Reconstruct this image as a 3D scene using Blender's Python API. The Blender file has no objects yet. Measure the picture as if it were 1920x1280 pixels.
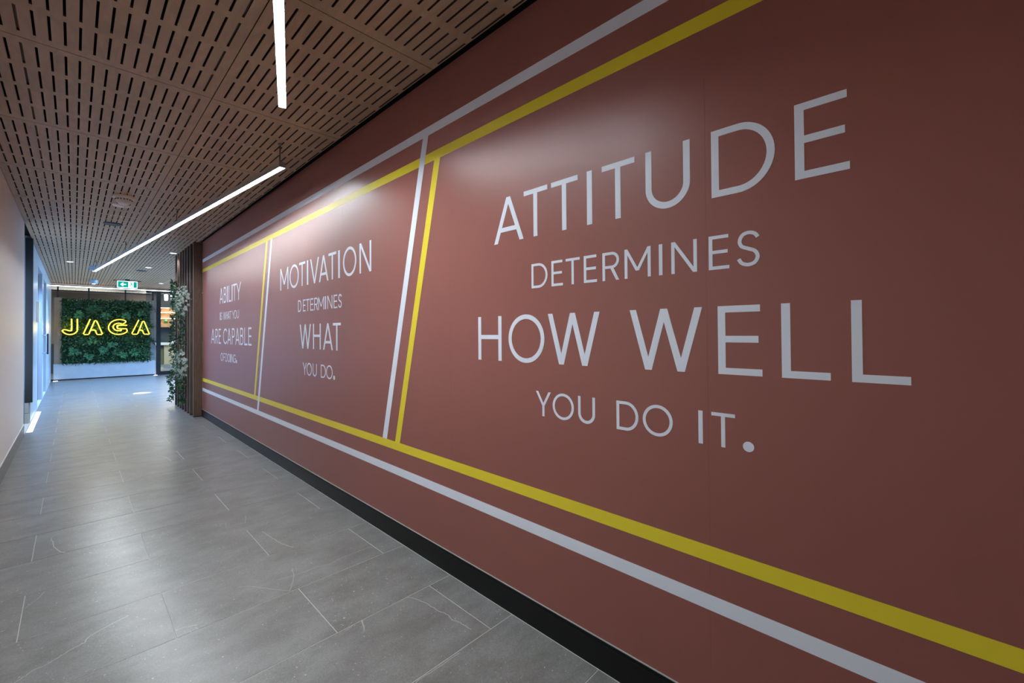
import bpy, bmesh, math, random
from mathutils import Vector, Matrix

# ------------------------------------------------------------------ camera
scene = bpy.context.scene
COL = scene.collection
CAM_Z = 1.29
yaw, pitch, roll = .7977694623, .01129273193, -.00714261651
fwd = Vector((math.sin(yaw)*math.cos(pitch), math.cos(yaw)*math.cos(pitch), math.sin(pitch)))
rt0 = Vector((math.cos(yaw), -math.sin(yaw), 0)); up0 = rt0.cross(fwd)
rt = rt0*math.cos(roll) + up0*math.sin(roll)
up = up0*math.cos(roll) - rt0*math.sin(roll)
cam = bpy.data.cameras.new('camera'); cam_ob = bpy.data.objects.new('camera', cam); COL.objects.link(cam_ob)
cam.sensor_width = 36; cam.lens = 801.345/1920*36; cam.clip_start = .05; cam.clip_end = 100
cam.shift_y = -(640-613.31)/1920
M = Matrix((rt, up, -fwd)).transposed().to_4x4(); M.translation = (0, 0, CAM_Z)
cam_ob.matrix_world = M
scene.camera = cam_ob
# ------------------------------------------------------------------ light and exposure
scene.view_settings.view_transform = 'Standard'; scene.view_settings.look = 'None'
scene.view_settings.gamma = 1; scene.view_settings.use_curve_mapping = False
scene.view_settings.exposure = 0.18
LED = 100.0; LED_NEAR = 250.0          # radiance of the hung LED diffusers
world = bpy.data.worlds.new('world'); scene.world = world; world.use_nodes = True
world.node_tree.nodes['Background'].inputs[0].default_value = (.55, .62, .8, 1)
world.node_tree.nodes['Background'].inputs[1].default_value = .2
def lamp(name, kind, loc, energy, color, size=.1, size_y=None, rot=(0, 0, 0), spot=None, blend=.3):
    l = bpy.data.lights.new(name, kind); l.energy = energy; l.color = color
    if kind == 'AREA':
        l.size = size
        if size_y: l.shape = 'RECTANGLE'; l.size_y = size_y
    else: l.shadow_soft_size = size
    if spot: l.spot_size = spot; l.spot_blend = blend
    o = bpy.data.objects.new(name, l); o.location = loc; o.rotation_euler = rot; COL.objects.link(o); return o
# cool fill added out of view to blue the far lobby (points towards -x)
lamp('cool_side_fill', 'AREA', (4.5, 13.6, 1.5), 480, (.40, .62, 1), 2.2, 6.6, rot=(0, math.radians(97), 0))
# unseen fill added in the left recess, lifting the ceiling there
lamp('recess_fill', 'AREA', (-.66, 8.9, 1.4), 16, (.45, .68, 1), 1.8, .9, rot=(0, math.radians(-90), 0))
# unseen fill added behind the camera for the near corridor
lamp('rear_fill', 'AREA', (.2, -2.2, 2.55), 9, (1, .95, .9), .3, 1.2)
# strong blue spots for the lobby downlights, some added unseen to light the floor
for (x, y, e) in ((-.02, 12.08, 230), (1.114, 12.02, 300), (1.72, 14.9, 300), (.363, 14.9, 300), (3.0, 12.5, 300), (3.0, 15.2, 300)):
    lamp('downlight_beam', 'SPOT', (x, y, 2.60), e, (.28, .54, 1), .04, spot=math.radians(140), blend=.8)
lamp('downlight_beam', 'SPOT', (1.23, 9.61, 2.70), 22, (.9, .95, 1), .03, spot=math.radians(100), blend=.6)
lamp('narrow_beam', 'SPOT', (1.06, 12.5, 2.70), 2300, (1, .86, .38), .012, spot=math.radians(7), blend=.25)
# cafe behind the glass
lamp('cafe_light', 'AREA', (2.6, 19.0, 2.93), 110, (1, .95, .88), 1.6, 1.6)
lamp('cafe_light', 'AREA', (0.2, 18.9, 2.93), 30, (1, .94, .88), 1.6, 1.6)
for x in (-.08, .39, .93, 1.45): lamp('sign_glow', 'POINT', (x, 17.47, 1.52), 3.2, (1, .72, .08), .005)

# ------------------------------------------------------------------ materials
def S2L(r, g, b):
    f = lambda v: (v/255/12.92) if v/255 <= .04045 else ((v/255+.055)/1.055)**2.4
    return (f(r), f(g), f(b), 1)
class NT:
    def __init__(s, name):
        s.m = bpy.data.materials.new(name); s.m.use_nodes = True; s.t = s.m.node_tree
        s.b = s.t.nodes['Principled BSDF']; s.out = s.t.nodes['Material Output']
    def n(s, typ, **kw):
        nd = s.t.nodes.new(typ)
        for k, v in kw.items():
            if k[0] == '_': nd.inputs[int(k[1:])].default_value = v
            else: setattr(nd, k, v)
        return nd
    def l(s, a, b): s.t.links.new(a, b)
def mat(name, col, rough=.5, metal=0, spec=.5, noise=0, nscale=8, bump=0, bscale=200, emit=None, estr=0, stretch=None, col2=None, coat=0):
    k = NT(name); b = k.b
    b.inputs['Base Color'].default_value = (*col[:3], 1); b.inputs['Roughness'].default_value = rough
    b.inputs['Metallic'].default_value = metal; b.inputs['Specular IOR Level'].default_value = spec
    b.inputs['Coat Weight'].default_value = coat
    tc = k.n('ShaderNodeTexCoord'); src = tc.outputs['Object']
    if stretch:
        mp = k.n('ShaderNodeMapping'); mp.inputs['Scale'].default_value = stretch; k.l(src, mp.inputs[0]); src = mp.outputs[0]
    if noise or col2:
        nz = k.n('ShaderNodeTexNoise'); nz.inputs['Scale'].default_value = nscale; nz.inputs['Detail'].default_value = 6
        k.l(src, nz.inputs['Vector'])
        mx = k.n('ShaderNodeMix', data_type='RGBA'); cr = k.n('ShaderNodeMapRange', _1=.3, _2=.7)
        k.l(nz.outputs['Fac'], cr.inputs[0]); k.l(cr.outputs[0], mx.inputs[0])
        c2 = col2 or tuple(v*(1-noise) for v in col[:3])
        mx.inputs[6].default_value = (*col[:3], 1); mx.inputs[7].default_value = (*c2[:3], 1)
        k.l(mx.outputs[2], b.inputs['Base Color'])
    if bump:
        n2 = k.n('ShaderNodeTexNoise'); n2.inputs['Scale'].default_value = bscale; k.l(src, n2.inputs['Vector'])
        bp = k.n('ShaderNodeBump'); bp.inputs['Strength'].default_value = bump; bp.inputs['Distance'].default_value = .002
        k.l(n2.outputs['Fac'], bp.inputs['Height']); k.l(bp.outputs[0], b.inputs['Normal'])
    if emit:
        b.inputs['Emission Color'].default_value = (*emit[:3], 1); b.inputs['Emission Strength'].default_value = estr
    return k.m
def glass_mat():
    k = NT('clear_glass'); k.t.nodes.remove(k.b)
    tr = k.n('ShaderNodeBsdfTransparent'); tr.inputs[0].default_value = (.93, .97, .96, 1)
    gl = k.n('ShaderNodeBsdfGlossy'); gl.inputs['Roughness'].default_value = .02
    fr = k.n('ShaderNodeFresnel'); fr.inputs[0].default_value = 1.45
    mx = k.n('ShaderNodeMixShader'); k.l(fr.outputs[0], mx.inputs[0]); k.l(tr.outputs[0], mx.inputs[1]); k.l(gl.outputs[0], mx.inputs[2])
    k.l(mx.outputs[0], k.out.inputs[0]); return k.m
def tile_mat():
    k = NT('grey_porcelain_tile'); b = k.b
    tc = k.n('ShaderNodeTexCoord'); oi = k.n('ShaderNodeObjectInfo')
    mul = k.n('ShaderNodeVectorMath', operation='SCALE'); cx = k.n('ShaderNodeCombineXYZ', _0=37.0, _1=53.0, _2=11.0)
    k.l(cx.outputs[0], mul.inputs[0]); k.l(oi.outputs['Random'], mul.inputs['Scale'])
    ad = k.n('ShaderNodeVectorMath', operation='ADD'); k.l(tc.outputs['Object'], ad.inputs[0]); k.l(mul.outputs[0], ad.inputs[1])
    P = ad.outputs[0]
    def noise(sc, det, rough=.6, dist=0):
        n = k.n('ShaderNodeTexNoise'); n.inputs['Scale'].default_value = sc; n.inputs['Detail'].default_value = det
        n.inputs['Roughness'].default_value = rough; n.inputs['Distortion'].default_value = dist; k.l(P, n.inputs['Vector']); return n.outputs['Fac']
    mp = k.n('ShaderNodeMapping'); mp.inputs['Scale'].default_value = (1, 1.5, 1); k.l(P, mp.inputs[0])
    nb = k.n('ShaderNodeTexNoise'); nb.inputs['Scale'].default_value = 5; nb.inputs['Detail'].default_value = 8; nb.inputs['Roughness'].default_value = .62; k.l(mp.outputs[0], nb.inputs['Vector'])
    big = k.n('ShaderNodeMapRange', _1=.36, _2=.64, _3=0.0, _4=1.0); k.l(nb.outputs['Fac'], big.inputs[0])
    mx = k.n('ShaderNodeMix', data_type='RGBA'); mx.inputs[6].default_value = (.150, .150, .146, 1); mx.inputs[7].default_value = (.212, .217, .217, 1)
    k.l(big.outputs[0], mx.inputs[0])
    fine = k.n('ShaderNodeMapRange', _1=.25, _2=.75, _3=.70, _4=1.30); k.l(noise(140, 4, .75), fine.inputs[0])
    m2 = k.n('ShaderNodeMix', data_type='RGBA', blend_type='MULTIPLY'); m2.inputs[0].default_value = 1
    k.l(mx.outputs[2], m2.inputs[6]); k.l(fine.outputs[0], m2.inputs[7])
    # pale specks
    sp = k.n('ShaderNodeMapRange', _1=.735, _2=.77); k.l(noise(95, 1, .4), sp.inputs[0])
    m3 = k.n('ShaderNodeMix', data_type='RGBA'); m3.inputs[7].default_value = (.5, .5, .49, 1)
    k.l(sp.outputs[0], m3.inputs[0]); k.l(m2.outputs[2], m3.inputs[6])
    # thin pale veins where two fields agree
    v = k.n('ShaderNodeMath', operation='SUBTRACT', _1=.5); k.l(noise(1.5, 3, .5, .6), v.inputs[0])
    va = k.n('ShaderNodeMath', operation='ABSOLUTE'); k.l(v.outputs[0], va.inputs[0])
    vr = k.n('ShaderNodeMapRange', _1=.0, _2=.0035, _3=1.0, _4=0.0); k.l(va.outputs[0], vr.inputs[0])
    mk = k.n('ShaderNodeMapRange', _1=.64, _2=.74); k.l(noise(2.1, 2), mk.inputs[0])
    vm = k.n('ShaderNodeMath', operation='MULTIPLY'); k.l(vr.outputs[0], vm.inputs[0]); k.l(mk.outputs[0], vm.inputs[1])
    m4 = k.n('ShaderNodeMix', data_type='RGBA'); m4.inputs[7].default_value = (.52, .52, .51, 1)
    k.l(vm.outputs[0], m4.inputs[0]); k.l(m3.outputs[2], m4.inputs[6]); k.l(m4.outputs[2], b.inputs['Base Color'])
    b.inputs['Roughness'].default_value = .29
    bp = k.n('ShaderNodeBump', _0=.12, _1=.002); k.l(noise(160, 3), bp.inputs['Height']); k.l(bp.outputs[0], b.inputs['Normal'])
    b.inputs['Specular IOR Level'].default_value = .55
    return k.m
def wood_mat(name, c1, c2, scale, axis_stretch, rough=.5, rnd=True):
    k = NT(name); b = k.b; tc = k.n('ShaderNodeTexCoord'); src = tc.outputs['Object']
    oi = k.n('ShaderNodeObjectInfo'); ad = k.n('ShaderNodeVectorMath', operation='ADD'); k.l(src, ad.inputs[0])
    mu = k.n('ShaderNodeMath', operation='MULTIPLY', _1=31.0); k.l(oi.outputs['Random'], mu.inputs[0]); k.l(mu.outputs[0], ad.inputs[1])
    mp = k.n('ShaderNodeMapping'); mp.inputs['Scale'].default_value = axis_stretch; k.l(ad.outputs[0], mp.inputs[0])
    n = k.n('ShaderNodeTexNoise'); n.inputs['Scale'].default_value = scale; n.inputs['Detail'].default_value = 5; n.inputs['Distortion'].default_value = 1.2
    k.l(mp.outputs[0], n.inputs['Vector']); r = k.n('ShaderNodeMapRange', _1=.32, _2=.68); k.l(n.outputs['Fac'], r.inputs[0])
    mx = k.n('ShaderNodeMix', data_type='RGBA'); mx.inputs[6].default_value = (*c1, 1); mx.inputs[7].default_value = (*c2, 1)
    k.l(r.outputs[0], mx.inputs[0]); k.l(mx.outputs[2], b.inputs['Base Color']); b.inputs['Roughness'].default_value = rough
    return k.m
MT = dict(
    vinyl=mat('terracotta_vinyl', (.29, .103, .084), .36, spec=.5, bump=.05, bscale=420, noise=.06, nscale=1.3),
    white_print=mat('white_print', (.76, .83, .93), .42),
    yellow_print=mat('yellow_print', (.78, .66, .028), .42),
    left_wall=mat('off_white_paint', (.86, .81, .80), .45, bump=.05, bscale=300),
    white=mat('white_paint', (.75, .75, .74), .5),
    cool_wall=mat('cool_white_panel', (.40, .47, .54), .3),
    dark_panel=mat('charcoal_panel', (.018, .022, .028), .35),
    black=mat('black_metal', (.012, .013, .015), .4),
    skirting_black=mat('black_skirting', (.007, .0075, .008), .4, spec=.25),
    void=mat('black_felt', (.008, .008, .008), .95, spec=.1),
    grout=mat('pale_grout', (.55, .55, .54), .8),
    tile=tile_mat(),
    skirt_tile=mat('grey_tile_skirting', (.16, .16, .165), .35, noise=.15, nscale=6),
    ply=wood_mat('birch_ply', (.43, .285, .188), (.355, .235, .150), 5, (3.5, 1, 1), .5),
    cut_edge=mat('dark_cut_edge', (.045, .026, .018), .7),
    batten=mat('brown_batten', (.12, .07, .045), .7),
    walnut=wood_mat('walnut', (.15, .095, .068), (.085, .055, .042), 7, (9, 9, .7), .42),
    alu=mat('brushed_aluminium', (.5, .51, .53), .35, metal=.8),
    led=mat('led_diffuser', (1, 1, 1), .4, emit=(.90, .96, 1), estr=LED),
    led_near=mat('led_diffuser_near', (1, 1, 1), .4, emit=(.90, .96, 1), estr=LED_NEAR),
    led_far=mat('led_strip_cool', (1, 1, 1), .4, emit=(.95, .98, 1), estr=6),
    lens=mat('downlight_lens', (1, 1, 1), .4, emit=(1, 1, 1), estr=6),
    plastic=mat('white_plastic', (.72, .68, .66), .4),
    cyl=mat('pale_blue_metal', (.45, .52, .62), .35),
    grey=mat('grey_paint', (.26, .26, .28), .5),
    dark_grey=mat('dark_grey_paint', (.05, .055, .06), .5),
    door=mat('grey_door', (.20, .22, .27), .35),
    concrete=mat('pale_concrete', (.47, .50, .53), .6, noise=.12, nscale=5, bump=.1, bscale=60),
    stone=mat('tan_stone_panel', (.60, .45, .31), .5, noise=.2, nscale=4),
    panel_grey=mat('pale_grey_panel', (.40, .43, .42), .4),
    neon=mat('yellow_neon', (1, .7, .1), .4, emit=(1, .60, .05), estr=1.45),
    neon_back=mat('dark_sign_back', (.03, .022, .002), .5),
    green_sign=mat('exit_green', (0, .2, .13), .4, emit=(.0, .30, .20), estr=.9),
    white_sign=mat('exit_white', (.9, .9, .9), .4, emit=(.75, .97, 1), estr=1.5),
    glass=glass_mat(),
    leaf1=mat('deep_green_leaf', (.012, .055, .020), .4, noise=.6, nscale=30),
    leaf2=mat('mid_green_leaf', (.030, .125, .040), .38, noise=.4, nscale=30),
    leaf3=mat('bright_green_leaf', (.09, .33, .15), .35, noise=.3, nscale=30),
    leaf4=mat('ivy_green_leaf', (.03, .075, .02), .4, noise=.5, nscale=30),
    pale_leaf=mat('grey_green_leaf', (.10, .14, .08), .5, noise=.4, nscale=40),
    petal=mat('cream_petal', (.42, .45, .38), .5, noise=.35, nscale=50),
    warm_wood=mat('honey_timber', (.55, .33, .15), .5, noise=.3, nscale=9),
    shelf_light=mat('warm_shelf_strip', (1, 1, 1), .5, emit=(1, .80, .55), estr=28),
    warm_back=mat('pale_timber_back', (.62, .42, .26), .5, noise=.1, nscale=6),
    navy=mat('slate_blue_wall', (.045, .065, .095), .4),
    worktop=mat('white_worktop', (.7, .8, .85), .3),
    cream=mat('cream_panel', (.55, .55, .40), .5),
    olive=mat('olive_panel', (.16, .18, .09), .5),
    vase_green=mat('green_glass_vase', (.03, .16, .04), .2),
    vase_dark=mat('dark_glazed_vase', (.03, .045, .06), .25),
    basket=mat('brown_bowl', (.12, .06, .04), .5),
    room_grey=mat('grey_ceiling_paint', (.30, .29, .28), .7),
    beige=mat('beige_wall', (.30, .26, .22), .6),
    vein=mat('pale_stone_vein', (.40, .40, .39), .35),
    spill_glow=mat('light_spill_glow', (1, 1, 1), .4, emit=(1, .97, .80), estr=1.1),  # glow painted in for the light spill by the left wall
)

# ------------------------------------------------------------------ helpers
def link(name, me, m, parent=None, loc=(0, 0, 0), rot=(0, 0, 0)):
    o = bpy.data.objects.new(name, me); COL.objects.link(o)
    if m is not None:
        me.materials.clear()
        for q in (m if isinstance(m, (list, tuple)) else [m]): me.materials.append(MT[q] if isinstance(q, str) else q)
    o.location = loc; o.rotation_euler = rot
    if parent: o.parent = parent
    return o
def add_box(bm, x0, y0, z0, x1, y1, z1, bev=0):
    r = bmesh.ops.create_cube(bm, size=1)
    for v in r['verts']:
        v.co = Vector(((v.co.x+.5)*(x1-x0)+x0, (v.co.y+.5)*(y1-y0)+y0, (v.co.z+.5)*(z1-z0)+z0))
    if bev:
        es = {e for v in r['verts'] for e in v.link_edges}
        bmesh.ops.bevel(bm, geom=list(es), offset=bev, segments=2, affect='EDGES')
def to_me(bm, name, smooth=False):
    bmesh.ops.recalc_face_normals(bm, faces=bm.faces)
    me = bpy.data.meshes.new(name); bm.to_mesh(me); bm.free()
    if smooth:
        for p in me.polygons: p.use_smooth = True
    return me
def box(name, x0, y0, z0, x1, y1, z1, m, parent=None, bev=0):
    """a box whose origin sits at its base centre"""
    cx, cy, cz = (x0+x1)/2, (y0+y1)/2, min(z0, z1)
    bm = bmesh.new(); add_box(bm, x0-cx, y0-cy, z0-cz, x1-cx, y1-cy, z1-cz, bev)
    off = parent_off(parent)
    return link(name, to_me(bm, name), m, parent, (cx-off[0], cy-off[1], cz-off[2]))
def parent_off(p):
    v = Vector((0, 0, 0))
    while p is not None: v += Vector(p.location); p = p.parent
    return v
def lathe(name, prof, m, parent=None, loc=(0, 0, 0), seg=24, smooth=True):
    bm = bmesh.new(); rings = []
    for r, z in prof:
        rings.append([bm.verts.new((max(r, 1e-5)*math.cos(2*math.pi*i/seg), max(r, 1e-5)*math.sin(2*math.pi*i/seg), z)) for i in range(seg)])
    for a, b in zip(rings, rings[1:]):
        for i in range(seg): bm.faces.new((a[i], a[(i+1) % seg], b[(i+1) % seg], b[i]))
    bmesh.ops.remove_doubles(bm, verts=bm.verts, dist=1e-5)
    return link(name, to_me(bm, name, smooth), m, parent, loc)
def tube(pts, r, seg=8, bm=None, closed_ends=True):
    bm = bm or bmesh.new(); rings = []; pts = [Vector(p) for p in pts]
    n0 = None
    for i, p in enumerate(pts):
        d = (pts[min(i+1, len(pts)-1)]-pts[max(i-1, 0)]).normalized()
        a = n0 if n0 is not None else (Vector((0, 0, 1)) if abs(d.z) < .9 else Vector((1, 0, 0)))
        a = (a - d*a.dot(d)).normalized(); n0 = a; b = d.cross(a)
        rings.append([bm.verts.new(p+(a*math.cos(2*math.pi*k/seg)+b*math.sin(2*math.pi*k/seg))*r) for k in range(seg)])
    for a, b in zip(rings, rings[1:]):
        for k in range(seg): bm.faces.new((a[k], a[(k+1) % seg], b[(k+1) % seg], b[k]))
    if closed_ends: bm.faces.new(rings[0][::-1]); bm.faces.new(rings[-1])
    return bm
def smooth_path(pts, n=4, closed=False):
    out = []; N = len(pts)
    for i in range(N if closed else N-1):
        if closed: p = [Vector(pts[(i+j-1) % N]) for j in range(4)]
        else: p = [Vector(pts[min(max(i+j-1, 0), N-1)]) for j in range(4)]
        for k in range(n):
            t = k/n
            out.append(.5*((2*p[1])+(-p[0]+p[2])*t+(2*p[0]-5*p[1]+4*p[2]-p[3])*t*t+(-p[0]+3*p[1]-3*p[2]+p[3])*t**3))
    if not closed: out.append(Vector(pts[-1]))
    return out
def empty(name, loc):
    o = bpy.data.objects.new(name, None); COL.objects.link(o); o.location = loc; o.empty_display_size = .1; return o
def tag(o, label, cat, group=None, kind=None):
    o['label'] = label; o['category'] = cat
    if group: o['group'] = group
    if kind: o['kind'] = kind
    return o
def struct(o, label=None):
    o['kind'] = 'structure'
    if label: o['label'] = label
    return o
WX = 1.4154; LX = -.449; H = 2.741; YE = 17.70; YS = 8.2
random.seed(4)
# ------------------------------------------------------------------ floor of single tiles
floor = struct(box('floor', LX-.5, -3.3, -.06, 4.3, 21.4, -.0012, 'grout'))
P_Y, P_X = .4613, .963
def stroke(pts, t, closed=False):
    n = len(pts); nor = []
    for i in range(n):
        a = pts[i-1] if (i > 0 or closed) else pts[i]; b = pts[(i+1) % n] if (i < n-1 or closed) else pts[i]
        dx, dy = b[0]-a[0], b[1]-a[1]; l = math.hypot(dx, dy) or 1; nor.append((-dy/l, dx/l))
    L = [(p[0]+q[0]*t/2, p[1]+q[1]*t/2) for p, q in zip(pts, nor)]; R_ = [(p[0]-q[0]*t/2, p[1]-q[1]*t/2) for p, q in zip(pts, nor)]
    return [[R_[i], R_[(i+1) % n], L[(i+1) % n], L[i]] for i in range(n if closed else n-1)]
tile_cache = {}
def tile_mesh(w, d):
    key = (round(w, 3), round(d, 3))
    if key not in tile_cache:
        bm = bmesh.new(); add_box(bm, -w/2, -d/2, 0, w/2, d/2, .0085)
        top = [e for e in bm.edges if all(v.co.z > .008 for v in e.verts)]
        bmesh.ops.bevel(bm, geom=top, offset=.0008, segments=1, affect='EDGES')
        tile_cache[key] = to_me(bm, 'tile'); tile_cache[key].materials.append(MT['tile'])
    return tile_cache[key]
fo = parent_off(floor); G = .0015
for r in range(-11, 35):
    y0 = 1.8435+r*P_Y; y1 = y0+P_Y
    if y0 < -3.2: continue
    y1 = min(y1, YE-.02)
    if y1-y0 < .05: continue
    start = .798 if r % 2 == 0 else 1.271
    xmax = WX-.012 if y1 < YS+.05 else 4.19
    edges = sorted({round(start+k*P_X, 4) for k in range(-3, 5)})
    xs = [LX]+[e for e in edges if LX+.03 < e < xmax-.03]+[xmax]
    for a, b in zip(xs, xs[1:]):
        w, d = b-a-2*G, y1-y0-2*G
        o = bpy.data.objects.new('tile', tile_mesh(w, d)); COL.objects.link(o); o.parent = floor
        o.location = ((a+b)/2-fo.x, (y0+y1)/2-fo.y, -.0085-fo.z)
VEINS = [
    (0.005, [(-0.152, 2.451), (-0.13, 2.467), (-0.107, 2.487), (-0.065, 2.498), (-0.027, 2.524), (0.006, 2.545), (0.037, 2.556), (0.044, 2.583), (0.092, 2.616), (0.179, 2.654)]),
    (0.006, [(-0.099, 4.016), (-0.089, 3.929), (-0.072, 3.796), (-0.041, 3.701), (-0.032, 3.694)]),
    (0.005, [(0.861, 3.134), (0.868, 3.096), (0.873, 3.032), (0.891, 2.9), (0.902, 2.843), (0.93, 2.764)]),
    (0.003, [(0.755, 2.461), (0.805, 2.45), (0.884, 2.437), (0.944, 2.44), (1.005, 2.417), (1.075, 2.434), (1.162, 2.432), (1.259, 2.431)]),
    (0.005, [(1.141, 1.839), (1.158, 1.809), (1.178, 1.73), (1.185, 1.647), (1.197, 1.6), (1.193, 1.552), (1.203, 1.514), (1.206, 1.477), (1.209, 1.442)]),
    (0.003, [(0.842, 2.52), (0.819, 2.431), (0.79, 2.37), (0.76, 2.314)]),
    (0.0025, [(0.589, 2.541), (0.643, 2.49), (0.706, 2.388), (0.76, 2.315)]),
    (0.003, [(0.857, 3.497), (0.824, 3.372), (0.794, 3.373)]),
    (0.0022, [(0.764, 3.384), (0.828, 3.357), (0.907, 3.357), (0.988, 3.336), (1.048, 3.339), (1.117, 3.359)]),
    (0.008, [(0.628, 5.883), (0.674, 5.78), (0.699, 5.548)]),
    (0.003, [(-0.157, 3.079), (-0.121, 3.144), (-0.1, 3.21)]),
    (0.0035, [(0.882, 1.372), (0.915, 1.376), (0.958, 1.371), (1.089, 1.372)]),
    (0.0025, [(1.415, 1.443), (1.388, 1.446), (1.36, 1.44)]),
    (0.004, [(-0.178, 6.034), (-0.05, 6.079), (0.07, 6.162)]),
    (0.004, [(0.315, 2.371), (0.343, 2.366), (0.386, 2.344)]),
]

for w, pts in VEINS:
    sp_ = smooth_path([Vector((x, y, 0)) for x, y in pts], 5); random.seed(len(pts))
    sp_ = [(p.x+random.uniform(-1, 1)*w*.5, p.y+random.uniform(-1, 1)*w*.5) for p in sp_]
    bm = bmesh.new(); n = len(sp_)
    for i, q in enumerate(stroke(sp_, w*.8)): bm.faces.new([bm.verts.new((x-fo.x, y-fo.y, .0002-fo.z)) for x, y in q])
    link('stone_vein', to_me(bm, 'stone_vein'), 'vein', floor)
# ------------------------------------------------------------------ slotted plywood ceiling
ceil = struct(box('ceiling', LX-.5, -3.3, H+.030, 4.3, YE+.02, H+.10, 'void'))
co = parent_off(ceil)
def slot_panel(w, d, xs, ys, sw=.0102, sl=.232, th=.012):
    """panel with open slots: xs slot centres, ys slot starts; origin at its corner, lower face at z=0"""
    bm = bmesh.new()
    xe = [0]; 
    for x in xs: xe += [x-sw/2, x+sw/2]
    xe.append(w)
    ye = [0]
    for y in ys: ye += [y, y+sl]
    ye.append(d)
    cache = {}
    def V(x, y, z):
        k = (round(x, 5), round(y, 5), z)
        if k not in cache: cache[k] = bm.verts.new((x, y, z))
        return cache[k]
    def F(*v): bm.faces.new([V(*q) for q in v])
    for i in range(len(xe)-1):
        if i % 2 == 0:
            F((xe[i], 0, 0), (xe[i], d, 0), (xe[i+1], d, 0), (xe[i+1], 0, 0))
        else:
            a, b = xe[i], xe[i+1]
            for j in range(len(ye)-1):
                if j % 2 == 0: F((a, ye[j], 0), (a, ye[j+1], 0), (b, ye[j+1], 0), (b, ye[j], 0))
                else:
                    p, q = ye[j], ye[j+1]
                    F((a, p, 0), (a, q, 0), (a, q, th), (a, p, th)); F((b, p, 0), (b, p, th), (b, q, th), (b, q, 0))
                    F((a, p, 0), (a, p, th), (b, p, th), (b, p, 0)); F((a, q, 0), (b, q, 0), (b, q, th), (a, q, th))
    for (x0, y0, x1, y1) in ((0, 0, w, 0), (w, 0, w, d), (w, d, 0, d), (0, d, 0, 0)):
        F((x0, y0, 0), (x1, y1, 0), (x1, y1, th), (x0, y0, th))
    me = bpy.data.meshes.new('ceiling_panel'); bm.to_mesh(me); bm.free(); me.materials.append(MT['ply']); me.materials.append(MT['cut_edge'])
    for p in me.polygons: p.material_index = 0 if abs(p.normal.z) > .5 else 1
    return me
YS4 = [.056+k*.283 for k in range(4)]
GP = .003
pA = slot_panel(1.0345-GP, 1.2-GP, [1.0345-.050-k*.0519-GP for k in range(18, -1, -1)], YS4)
pB = slot_panel(.788, 1.2-GP, [.0505+k*.0519 for k in range(15)], YS4)
pC = slot_panel(1.2-GP, 1.2-GP, [.0505+k*.0519 for k in range(22)], YS4)
pAe = slot_panel(1.0345-GP, .95, [1.0345-.050-k*.0519-GP for k in range(18, -1, -1)], YS4[:3])
pCe = slot_panel(1.2-GP, .95, [.0505+k*.0519 for k in range(22)], YS4[:3])
def cpanel(me, x, y):
    o = bpy.data.objects.new('ceiling_panel', me); COL.objects.link(o); o.parent = ceil
    o.location = (x-co.x, y-co.y, H-co.z)
for r in range(-4, 14):
    y = 1.943+r*1.2
    last = y+1.2 > YE
    if y > YE-.3: continue
    cpanel(pAe if last else pA, LX+.0045, y+GP/2)
    if y < 9.0: cpanel(pB, .5915, y+GP/2)
    else:
        for k in range(3): cpanel(pCe if last else pC, .5915+k*1.2, y+GP/2)
for x0, x1 in ((.515, .56), (-.2, -.16), (-.449, -.40)):
    box('ceiling_batten', x0, -2.8, H+.0125, x1, YE-.1, H+.030, 'batten', ceil)
# ------------------------------------------------------------------ right wall with its printed vinyl drops
TW = .0012
wall_r = struct(box('wall_right', WX+TW, -3.2, 0, WX+.10, YS, H+.03, 'void'))
seams = [-3.2, -2.14, -.82, .508, 1.841, 3.16, 4.40, 5.70, 6.97, YS]
for a, b in zip(seams, seams[1:]):
    box('vinyl_panel', WX, a+.0002, .113, WX+TW, b-.0002, H+.004, 'vinyl', wall_r)
wo = parent_off(wall_r)
def flat(name, polys, m, parent, off, th=.0005):
    """convex polygons (u, z) printed on the right wall; u runs towards the viewer's right (-y)"""
    bm = bmesh.new()
    for i_, P in enumerate(polys):
        f = [bm.verts.new((WX-off-th-.00004*(i_ % 13), -u, z)) for u, z in P]; g = [bm.verts.new((WX-off, -u, z)) for u, z in P]
        n = len(P); bm.faces.new(f)
        for i in range(n): bm.faces.new((f[i], g[i], g[(i+1) % n], f[(i+1) % n]))
    cy = sum(v.co.y for v in bm.verts)/len(bm.verts); cz = min(v.co.z for v in bm.verts)
    for v in bm.verts: v.co -= Vector((WX, cy, cz))
    p = parent_off(parent)
    return link(name, to_me(bm, name), m, parent, (WX-p.x, cy-p.y, cz-p.z))
def hstripe(z0, z1, m, lab, off=0.0002):
    o = flat('stripe', [[(-YS, z0), (3.1, z0), (3.1, z1), (-YS, z1)]], m, wall_r, off); o['label'] = lab
hstripe(2.419, 2.470, 'white_print', 'upper white stripe along the whole wall')
hstripe(2.262, 2.314, 'yellow_print', 'upper yellow stripe along the whole wall')
hstripe(.555, .606, 'yellow_print', 'lower yellow stripe along the whole wall')
hstripe(.402, .451, 'white_print', 'lower white stripe along the whole wall')
def slant(u0, z0, u1, z1, w, m, lab, off):
    o = flat('stripe', [[(u1, z1), (u1+w, z1), (u0+w, z0), (u0, z0)]], m, wall_r, off); o['label'] = lab
slant(-2.093, 2.419, -2.571, .606, .0545, 'white_print', 'slanting white stripe between the middle and right texts', .0008)
slant(-1.983, 2.262, -2.416, .606, .055, 'yellow_print', 'slanting yellow stripe beside the right text', .0002)
slant(-5.004, 2.262, -5.437, .606, .058, 'yellow_print', 'slanting yellow stripe beside the left text', .0002)
slant(-4.849, 2.262, -5.322, .451, .058, 'white_print', 'slanting white stripe between the left and middle texts', .0008)

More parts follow.
